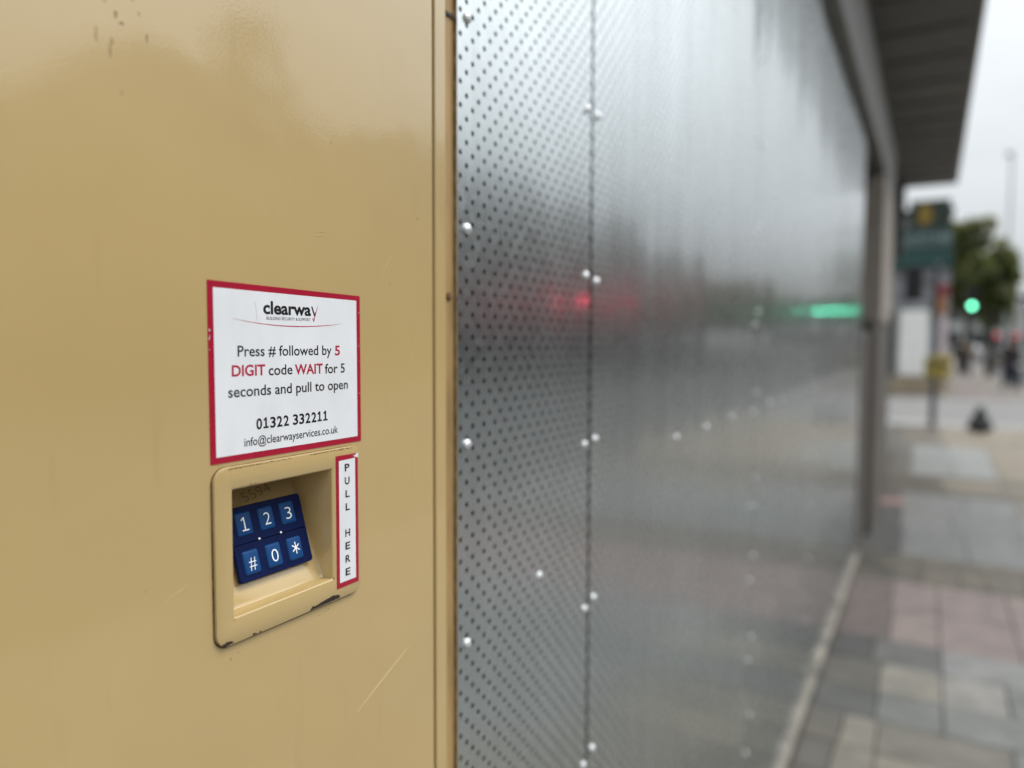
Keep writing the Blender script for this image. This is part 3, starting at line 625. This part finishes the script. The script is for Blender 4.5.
# ================================================================== STREET FURNITURE
def signal(loc, rz, lit, label, pole_h, buttons=False, group='traffic signals around the junction', z_head=None, pm=None):
    t = thing('traffic_signal', label, 'traffic light', loc, rz, group); ph = pole_h
    b = MB(); b.tube([(0, 0, 0), (0, 0, ph)], .057, 14); b.lathe([(.075, 0), (.075, .04), (.06, .06)], (0, 0, 0), 'z', 14); b.lathe([(.06, 0), (.05, .02), (.01, .035)], (0, 0, ph), 'z', 14); obj('pole', b, pm or M['pole'], t, True)
    zc = z_head or (ph - .45); b = MB(); b.box(-.15, .15, -.20, -.06, zc - .47, zc + .47, 0, .02)
    b.box(-.26, .26, -.075, -.063, zc - .58, zc + .58, 0, .004); hd_ = obj('signal_head', b, M['black'], t)
    for k, nm in enumerate(('red', 'amber', 'green')):
        z = zc + .29 - .29 * k
        mm = {'green': {'green': M['green_lamp']}, 'bright': {'green': M['green_lamp_added']}, 'red': {'red': M['red_lamp']}, 'dull': {'red': M['dull_red'], 'amber': M['dull_amber']}}[lit].get(nm, M['dark_lens'])
        b = MB(); b.lathe([(.1, 0), (.1, -.01), (.075, -.022), (.03, -.03)], (0, -.2, z), 'y', 18); obj('lens', b, mm, hd_, True)
        b = MB()
        V = []; F = []; q = 12
        for j in range(q + 1):
            a = R(-20 + 220 * j / q)
            for rr, yy in ((.118, -.2), (.118, -.34), (.112, -.34), (.112, -.2)): V.append((rr * math.cos(a), yy + (.10 * (1 - math.sin(a)) * .4 if yy < -.3 else 0), z + rr * math.sin(a)))
        for j in range(q):
            for s_ in range(4): F.append([j * 4 + s_, j * 4 + (s_ + 1) % 4, (j + 1) * 4 + (s_ + 1) % 4, (j + 1) * 4 + s_])
        b.add(V, F); obj('visor', b, M['black'], hd_, True)
    if buttons:
        for dx, s_ in ((-.075, 1), (.125, 1)):
            b = MB(); b.box(dx - .085, dx + .085, -.15, -.058, .95, 1.28, 0, .015); bx = obj('push_button_box', b, M['yellow'], t)
            b = MB(); b.lathe([(.035, 0), (.035, -.012), (.02, -.02)], (dx, -.15, 1.05), 'y', 14); b.box(dx - .05, dx + .05, -.156, -.149, 1.13, 1.24, 0, .003); obj('button', b, M['pole'], bx, True)
    return t
t = thing('crossing_pole', 'grey crossing pole with yellow push button boxes at the side road kerb', 'crossing pole', (.475, 15.35, 0))
b = MB(); b.tube([(0, 0, 0), (0, 0, 2.95)], .055, 14); b.lathe([(.075, 0), (.075, .04), (.055, .06)], (0, 0, 0), 'z', 14); b.lathe([(.055, 0), (.05, .02), (.01, .035)], (0, 0, 2.95), 'z', 14); obj('pole', b, M['pole'], t, True)
for dx, hw, z0, z1 in ((-.09, .065, .93, 1.30), (.135, .125, .92, 1.33)):
    b = MB(); b.box(dx - hw, dx + hw, -.17, -.05, z0, z1, 0, .018); bx = obj('push_button_box', b, M['yellow'], t)
    b = MB(); b.lathe([(.03, 0), (.03, -.012), (.02, -.02)], (dx, -.17, z0 + .09), 'y', 14); b.box(dx - hw * .6, dx + hw * .6, -.176, -.169, z0 + .2, z0 + .31, 0, .003); obj('button', b, M['pole'], bx, True)
b = MB(); b.box(.0, .20, -.11, -.06, 2.38, 2.58, 0, .01); b.tube([(0, -.03, 2.45), (.0, -.08, 2.45)], .02, 8); obj('red_sign', b, M['dull_red'], t)
b = MB(); b.box(.015, .16, -.11, -.06, 2.06, 2.375, 0, .01); b.tube([(0, -.03, 2.15), (.0, -.08, 2.15)], .02, 8); obj('orange_sign', b, M['dull_amber'], t)
b = MB(); b.box(-.51, -.22, -.14, .12, 2.30, 2.94, 0, .02); b.tube([(-.04, 0, 2.6), (-.3, 0, 2.6)], .025, 8); obj('signal_box', b, M['black'], t)
signal((1.96, 40, 0), 0, 'green', 'distant signal showing green in front of the trees', 3.6, z_head=3.54)
signal((5.0, 48, 0), 0, 'bright', 'signal showing green across the main road, added out of view for its reflection in the steel sheets', 3.9, z_head=3.75)  # added outside the view to put the green reflection on the steel
signal((7.0, 16.3, -.12), R(-25), 'red', 'signal showing red on the main road, seen mirrored in the nearest steel sheet', 3.0, z_head=2.32)
t = thing('street_lamp', 'tall thin grey street lamp rising beyond the trees', 'street lamp', (3.42, 42, 0))
b = MB(); b.tube([(0, 0, 0), (0, 0, 1.2), (0, 0, 1.25), (0, 0, 10.4)], [.11, .11, .075, .05], 12); obj('post', b, M['lamp_grey'], t, True)
b = MB(); b.tube([(0, 0, 10.35), (0, .05, 10.5), (0, .4, 10.6), (0, 1.1, 10.65)], .035, 8); obj('arm', b, M['lamp_grey'], t, True)
b = MB(); b.box(-.14, .14, 1.0, 1.7, 10.6, 10.72, 0, .04); obj('lamp_head', b, M['lamp_grey'], t)
b = MB(); b.box(-.35, .1, -.09, -.06, 5.5, 6.1, 0, .005); obj('sign_plate', b, M['lamp_grey'], t)
# bollards
for i, (x, y) in enumerate(((3.02, 30.5), (3.0, 33.5))):
    t = thing('bollard', ('black bollard with a pale band nearest on the farther pavement at the right', 'second black bollard just behind the nearest one')[i], 'bollard', (x, y, 0), 0, 'bollards on the farther pavement')
    b = MB(); b.lathe([(.11, 0), (.11, .05), (.08, .08), (.075, .9), (.09, .93), (.085, .98), (.04, 1.03)], (0, 0, 0), 'z', 16); obj('post', b, M['black'], t, True)
    b = MB(); b.lathe([(.0775, 0), (.0775, .1)], (0, 0, .74), 'z', 16); obj('band', b, M['white_panel'], t, True)
# bin bag
bm = bmesh.new(); bmesh.ops.create_icosphere(bm, subdivisions=4, radius=1)
from mathutils import noise as mn
for v in bm.verts:
    z = (v.co.z + 1) / 2; prof = .19 * math.sqrt(max(0, 1 - max(0, (.22 - z) / .22) ** 2)) * (1 - .88 * max(0, z - .22) / .78)
    a = math.atan2(v.co.y, v.co.x); rr = prof * (1 + .18 * mn.noise(Vector((math.cos(a) * 2, math.sin(a) * 2, z * 3))) + .05 * math.sin(9 * a + 4 * z))
    v.co = (rr * math.cos(a), rr * math.sin(a) * .9, max(0, z * .47))
b = MB(); b.bm(bm); o = obj('bin_bag', b, M['bag'], None, True); o.location = (1.19, 15.05, 0); tag(o, 'black tied bin bag slumped to a point at the pavement edge', 'bin bag')

# ================================================================== CORNER SHOP BEYOND THE SIDE ROAD
cs = thing('corner_shop', 'corner shop with dark green and teal fascia beyond the side road', 'building', (-2.5, 26, 0)); CO = (-2.5, 26, 0)
cp = lambda name, mb, m_, parent=cs: obj(name, mb, m_, parent, False, CO)
b = MB(); b.box(-7, .86, 26, 36, 0, 5.55); cp('wall', b, M['render'])
b = MB(); b.box(-7, .9, 25.94, 26.0, 5.4, 5.62); cp('parapet', b, M['dk_green'])
b = MB(); b.box(-.28, .80, 25.86, 25.98, 5.03, 5.86, 0, .01); bd = cp('sign_board', b, M['dk_green'])
b = MB(); bm = bmesh.new(); bmesh.ops.create_circle(bm, cap_ends=True, segments=9, radius=1)
for i, v in enumerate(bm.verts): v.co = (.13 + v.co.x * (.2 + .05 * math.sin(i * 2.3)), 25.852, 5.44 + v.co.y * (.33 + .05 * math.cos(i * 1.7)))
ex = bmesh.ops.extrude_face_region(bm, geom=bm.faces[:]); [setattr(v.co, 'y', 25.86) for v in ex['geom'] if isinstance(v, bmesh.types.BMVert)]
b.bm(bm); cp('yellow_emblem', b, M['emblem'], bd)
b = MB(); b.box(-7, .88, 25.84, 25.985, 4.25, 5.02, 0, .01); fs = cp('fascia', b, M['teal'])
b = MB(); x = -6.4; random.seed(5)
while x < .8:
    w_ = random.uniform(.07, .13); h_ = random.choice([.36, .36, .46])
    b.box(x, x + .035, 25.83, 25.84, 4.48, 4.48 + h_); b.box(x + .035, x + w_, 25.83, 25.84, 4.48 + random.choice([0, .15, .3]), 4.55 + random.choice([.15, .28])); x += w_ + .05
cp('pale_lettering', b, M['letters'], fs)
b = MB(); b.box(-7, .9, 25.72, 25.98, 3.85, 4.25, 0, .01); cp('shutter_box', b, M['teal2'])
b = MB(); b.box(-6.6, .82, 25.93, 25.99, 2.6, 3.8); cp('upper_window', b, mat('misted_glass', (.22, .225, .24), .3, noise=.5, nscale=2.2), cs)
b = MB(); b.box(-.47, .33, 25.92, 25.99, .55, 2.55, 0, .01)
for k in range(14): b.box(-.46, .32, 25.912, 25.92, .6 + .139 * k, .6 + .139 * k + .1)
cp('white_shutter', b, M['white_panel'])
b = MB(); b.box(.36, .56, 25.93, 25.99, .6, 2.2, 0, .005); cp('poster', b, M['blue_white']); b = MB(); b.box(.58, .80, 25.93, 25.99, .7, 2.35, 0, .005); cp('poster', b, M['pink_white'])
b = MB(); b.box(-7, .87, 25.9, 25.99, 0, .5, 0, .01); cp('plinth', b, M['plinth'])
b = MB(); b.box(-1.6, -.6, 25.93, 25.99, .5, 2.5); cp('window', b, M['glass'])

# ================================================================== BUILDINGS ACROSS THE MAIN ROAD (mirrored in the paint and the steel)
def terrace(y0, y1, h, k, label, chim=None, x=17.6):
    t = thing('street_building', label, 'building', (x + 4, (y0 + y1) / 2, 0), 0, 'buildings across the main road'); off = (x + 4, (y0 + y1) / 2, 0)
    b = MB(); b.box(x, x + 9, y0, y1, 0, h); obj('wall', b, M['wall%d' % k], t, off=off)
    b = MB(); b.box(x - .15, x + 9.1, y0 - .02, y1 + .02, h, h + .25); rf = obj('roof', b, M['roof'], t, off=off)
    if chim: b = MB(); b.box(x + .5, x + 1.6, chim - .45, chim + .45, h + .25, h + 2.4); obj('chimney', b, M['wall%d' % k], rf, off=off)
    nw = max(2, int((y1 - y0) / 2.4))
    for fl in range(int((h - 3.4) / 2.8)):
        for q in range(nw):
            c = y0 + (q + .5) * (y1 - y0) / nw; z = 4.1 + fl * 2.8
            b = MB(); b.box(x - .05, x - .002, c - .6, c + .6, z - .05, z + 1.65); wf = obj('window', b, M['frame'], t, off=off)
            b = MB(); b.box(x - .06, x - .051, c - .52, c + .52, z + .03, z + 1.57); obj('pane', b, M['glass'], wf, off=off)
    b = MB(); b.box(x - .2, x - .003, y0 + .2, y1 - .2, 2.7, 3.4); obj('shop_fascia', b, M['greenish'], t, off=off)
    b = MB(); b.box(x - .08, x - .004, y0 + .4, y1 - .4, .5, 2.65); obj('shop_window', b, M['glass'], t, off=off)
terrace(-3, 12.2, 6.3, 0, 'long low brick building across the main road')
terrace(12.3, 17.2, 9.1, 1, 'taller rendered building with a chimney across the main road', 16.5)
terrace(17.3, 21.3, 8.3, 2, 'narrow dark brick building across the main road')
terrace(22.6, 33, 9.2, 3, 'wide grey rendered building across the main road')
terrace(33.1, 46.5, 8.9, 4, 'red brown brick building across the main road')
terrace(49, 64, 8.3, 5, 'pale brown building farthest along the opposite pavement')
t = thing('far_building', 'pale grey low building far beyond the trees', 'building', (10, 118, 0)); off = (10, 118, 0)
b = MB(); b.box(1, 22, 112, 124, 0, 7.2); obj('wall', b, M['far'], t, off=off)
b = MB(); b.box(.8, 22.2, 111.8, 124.2, 7.2, 7.6); obj('roof', b, M['roof'], t, off=off)
for fl in range(2):
    for q in range(7): b = MB(); b.box(2 + q * 2.9, 3.6 + q * 2.9, 111.93, 111.99, 1.2 + fl * 3.2, 3.2 + fl * 3.2); obj('window', b, M['glass'], t, off=off)

# ================================================================== TREES
def tree(loc, h, r, zc, mats, label, seed, n=5200, ls=.16, flat=.8):
    rg = np.random.default_rng(seed); t = thing('street_tree', label, 'tree', loc, 0, 'trees along the street')
    b = MB(); b.tube([(0, 0, 0), (.03, .02, zc * .35), (-.04, .05, zc * .75), (.02, 0, zc + r * .3)], [.2, .15, .12, .05], 9)
    for k in range(9):
        a = rg.uniform(0, 6.28); z0 = zc * rg.uniform(.55, .95); q = r * rg.uniform(.45, .8)
        b.tube([(0, .03, z0), (q * .4 * math.cos(a), q * .4 * math.sin(a), z0 + .4 * q), (q * math.cos(a), q * math.sin(a), z0 + q * rg.uniform(.6, 1.1))], [.07, .045, .015], 6)
    obj('trunk', b, M['bark'], t, True)
    nc = 34; cs_ = []
    for k in range(nc):
        d = rg.normal(size=3); d /= np.linalg.norm(d); rr = r * rg.uniform(.35, .92)
        cs_.append((np.array([0, 0, zc + .25 * r]) + d * rr * np.array([1, 1, flat * (h - zc) / r]), r * rg.uniform(.20, .36), rg.integers(0, 3)))
    per = n // nc; V = []; F = []; MI = []
    for c, cr_, mi in cs_:
        d = rg.normal(size=(per, 3)); d /= np.linalg.norm(d, axis=1)[:, None]; p = c + d * (cr_ * rg.uniform(.3, 1, per) ** .6)[:, None]
        a = rg.normal(size=(per, 3)); a /= np.linalg.norm(a, axis=1)[:, None]; bb = np.cross(a, rg.normal(size=(per, 3))); bb /= np.linalg.norm(bb, axis=1)[:, None]
        s_ = ls * rg.uniform(.6, 1.3, per)[:, None]
        for q in range(per):
            o = len(V); V += [tuple(p[q] - a[q] * s_[q]), tuple(p[q] + bb[q] * s_[q] * .55), tuple(p[q] + a[q] * s_[q]), tuple(p[q] - bb[q] * s_[q] * .55)]; F.append([o, o + 1, o + 2, o + 3]); MI.append(int(mi))
    b = MB(); b.v = V; b.f = F; b.mi = MI; obj('crown', b, [M[q] for q in mats], t)
tree((2.0, 46, 0), 9.3, 1.5, 5.4, ('leaf_a', 'leaf_b', 'leaf_c'), 'yellow green street tree behind the green signal', 1)
tree((2.8, 41, 0), 6.4, 1.25, 4.15, ('leaf_b', 'leaf_b', 'leaf_c'), 'darker shorter street tree right of the yellow green one', 2)
tree((3.6, 57, 0), 9.3, 1.9, 4.8, ('leaf_b', 'leaf_b', 'leaf_a'), 'dark low tree filling the gap behind the two front trees', 3)
for i, (x, y, hh, lab) in enumerate(((19, 70, 9, 'round tree just past the last building opposite'), (20, 79, 8.5, 'second tree past the last building opposite'), (19, 90, 9.5, 'tallest tree at the far end of the opposite row'), (20, 101, 9, 'last tree at the far end of the opposite pavement'))):
    tree((x, y, 0), hh, 3.4, 5, ('leaf_b', 'leaf_a', 'leaf_b'), lab, 10 + i, 4000, .3)

# ================================================================== VEHICLES
def vehicle(loc, rz, label, cat, W, L_, Hh, paint, van, tail_z, name):
    t = thing(name, label, cat, loc, rz)                     # rear faces -Y
    prof = [(0, .45), (0, Hh * .55), (.08, Hh * .96), (.3, Hh), (L_ * .72, Hh), (L_ * .84, Hh * .62), (L_, Hh * .5), (L_, .4)] if van else [(0, .45), (-.02, Hh * .62), (.5, Hh * .68), (1.1, Hh), (L_ * .55, Hh), (L_ * .72, Hh * .66), (L_ - .1, Hh * .55), (L_, .4)]
    bm = bmesh.new(); f = bm.faces.new([bm.verts.new((-W / 2, y, z)) for y, z in prof]); ex = bmesh.ops.extrude_face_region(bm, geom=[f])
    for v in ex['geom']:
        if isinstance(v, bmesh.types.BMVert): v.co.x = W / 2
    for v in bm.verts:
        if v.co.z > Hh * .8: v.co.x *= .88
    bmesh.ops.recalc_face_normals(bm, faces=bm.faces[:]); bmesh.ops.bevel(bm, geom=bm.edges[:], offset=.06, segments=2, affect='EDGES'); b = MB(); b.bm(bm); bd_ = obj('body', b, paint, t, True)
    for sx in (-1, 1):
        for yy in (.8, L_ - .9):
            b = MB(); b.lathe([(.2, -.1), (.32, -.1), (.34, -.06), (.34, .06), (.32, .1), (.2, .1)], (sx * (W / 2 - .1), yy, .34), 'x', 20); wh = obj('wheel', b, M['tyre'], t, True)
            b = MB(); b.lathe([(.2, -.108), (.06, -.112), (.06, .112), (.2, .108)], (sx * (W / 2 - .1), yy, .34), 'x', 16); obj('rim', b, M['rim'], wh, True)
        b = MB(); b.box(sx * (W / 2 - .3) - .13, sx * (W / 2 - .3) + .13, -.09, .06, tail_z - .17, tail_z + .17, 0, .02); obj('tail_light', b, M['tail'] if van else M['tail_off'], t)
    b = MB()
    if van: b.box(-W * .34, W * .34, -.01, .12, Hh * .60, Hh * .88, 0, .02)
    else: b.add([(-W * .38, .52, Hh * .70), (W * .38, .52, Hh * .70), (W * .34, 1.04, Hh * .97), (-W * .34, 1.04, Hh * .97)], [[0, 1, 2, 3]])
    obj('rear_window', b, M['glass'], t)
    b = MB(); b.box(-.26, .26, -.08, -.02, .62, .73, 0, .005); obj('number_plate', b, M['plate'], t)
    b = MB(); b.box(-W / 2 + .03, W / 2 - .03, -.1, .1, .38, .58, 0, .04); obj('bumper', b, M['black'], t)
vehicle((5.9, 75, -.12), 0, 'dark van with high red tail lights driving away beyond the trees', 'van', 1.95, 5.2, 2.6, M['car_dark'], True, 2.36, 'van')
vehicle((3.9, 92, -.12), 0, 'silver car farthest down the main road', 'car', 1.8, 4.3, 1.48, M['car_white'], False, .85, 'car')
vehicle((4.35, 56, -.12), 0, 'dark hatchback driving away just beyond the distant green signal', 'car', 1.75, 4.1, 1.5, M['car_dark'], False, .85, 'car')

# ================================================================== PEOPLE
def skin_mesh(name, P, E, Rr, m_, parent, sub=2):
    me = bpy.data.meshes.new(name); me.from_pydata(P, E, []); o = bpy.data.objects.new(name, me); COL.objects.link(o)
    sk = o.modifiers.new('s', 'SKIN'); sk.use_smooth_shade = True
    for i, r_ in enumerate(Rr): me.skin_vertices[0].data[i].radius = (r_, r_)
    me.skin_vertices[0].data[0].use_root = True
    ss = o.modifiers.new('u', 'SUBSURF'); ss.levels = sub; ss.render_levels = sub
    bpy.context.view_layer.update()
    m2 = bpy.data.meshes.new_from_object(o.evaluated_get(bpy.context.evaluated_depsgraph_get()))
    bpy.data.objects.remove(o); bpy.data.meshes.remove(me)
    m2.materials.clear(); m2.materials.append(m_); m2.name = name
    m2.polygons.foreach_set('material_index', [0] * len(m2.polygons))
    o = bpy.data.objects.new(name, m2); COL.objects.link(o); o.parent = parent; return o
def person(loc, rz, top, legs, label, stride=.22):
    t = thing('person', label, 'person', loc, rz, 'people far along the pavement')
    J = dict(pel=(0, 0, .95), wai=(0, 0, 1.08), che=(0, .01, 1.30), nec=(0, .01, 1.46), hea=(0, -.01, 1.58), cro=(0, -.005, 1.68))
    for s_, k in ((-1, 'l'), (1, 'r')):
        f = stride * s_
        J.update({k + 'hip': (s_ * .09, 0, .90), k + 'kne': (s_ * .10, -f * .55 - .03, .50), k + 'ank': (s_ * .10, -f + (.06 if f < 0 else 0), .09), k + 'toe': (s_ * .115, -f - .15 + (.06 if f < 0 else 0), .035),
                  k + 'sho': (s_ * .18, .01, 1.40), k + 'elb': (s_ * .235, f * .45 + .05, 1.13), k + 'wri': (s_ * .24, f * .75 - .06, .90), k + 'pal': (s_ * .235, f * .8 - .09, .82)})
        for q, (dx, dy, dz) in enumerate(((.022, -.03, -.085), (.008, -.012, -.10), (-.008, .01, -.095), (-.022, .03, -.08))): p = J[k + 'pal']; J[k + 'f%d' % q] = (p[0] + s_ * .0, p[1] + dy * 1.1, p[2] + dz); J[k + 'k%d' % q] = (p[0], p[1] + dy * .9, p[2] + dz * .45)
        p = J[k + 'pal']; J[k + 'thu'] = (p[0] - s_ * .03, p[1] - .05, p[2] - .02)
    RAD = dict(pel=.125, wai=.115, che=.13, nec=.055, hea=.088, cro=.07, hip=.088, kne=.055, ank=.04, toe=.034, sho=.062, elb=.042, wri=.028, pal=.03, thu=.012)
    rad = lambda k: RAD.get(k, RAD.get(k[1:], .009))
    ED = [('pel', 'wai'), ('wai', 'che'), ('che', 'nec'), ('nec', 'hea'), ('hea', 'cro')]
    for k in 'lr': ED += [('pel', k + 'hip'), (k + 'hip', k + 'kne'), (k + 'kne', k + 'ank'), (k + 'ank', k + 'toe'), ('che', k + 'sho'), (k + 'sho', k + 'elb'), (k + 'elb', k + 'wri'), (k + 'wri', k + 'pal'), (k + 'pal', k + 'thu')] + [e for q in range(4) for e in ((k + 'pal', k + 'k%d' % q), (k + 'k%d' % q, k + 'f%d' % q))]
    def build(name, keys, ed, grow, m_):
        ks = [k for k in J if k in keys]; ix = {k: i for i, k in enumerate(ks)}
        return skin_mesh(name, [J[k] for k in ks], [(ix[a], ix[c]) for a, c in ed if a in ix and c in ix], [rad(k) + grow for k in ks], m_, t)
    build('body', set(J), ED, 0, M['skin'])
    build('jacket', {'pel', 'wai', 'che', 'lsho', 'rsho', 'lelb', 'relb', 'lwri', 'rwri'}, ED, .02, top)
    build('trousers', {'pel'} | {k + j for k in 'lr' for j in ('hip', 'kne', 'ank')}, ED, .014, legs)
    for k in 'lr': build('shoe', {k + 'ank', k + 'toe'}, ED, .012, M['black'])
    bm = bmesh.new(); bmesh.ops.create_icosphere(bm, subdivisions=3, radius=1)
    for v in bm.verts: v.co = (v.co.x * .098, .018 + v.co.y * .105, 1.635 + v.co.z * (.095 if v.co.z > 0 else .11 * (1 if v.co.y > 0 else .15)))
    b = MB(); b.bm(bm); obj('hair', b, M['hair'], t, True)
    b = MB(); b.lathe([(.012, 0), (.016, -.012), (.006, -.028)], (0, -.095, 1.575), 'y', 8); obj('nose', b, M['skin'], t, True)
    return t
person((1.62, 42.5, 0), R(170), M['cloth_dark'], M['cloth_dark'], 'person in black walking away below the green signal')
person((1.95, 43.5, 0), R(185), M['cloth_tan'], M['cloth_dark'], 'person in tan jacket beside the one in black')
person((3.2, 36, 0), R(20), M['cloth_tan'], M['cloth_dark'], 'person in tan jacket and black trousers near the kerb at right')
person((2.66, 29, 0), R(190), M['cloth_dark'], M['cloth_blue'], 'person in dark clothes nearest on the farther pavement at right')
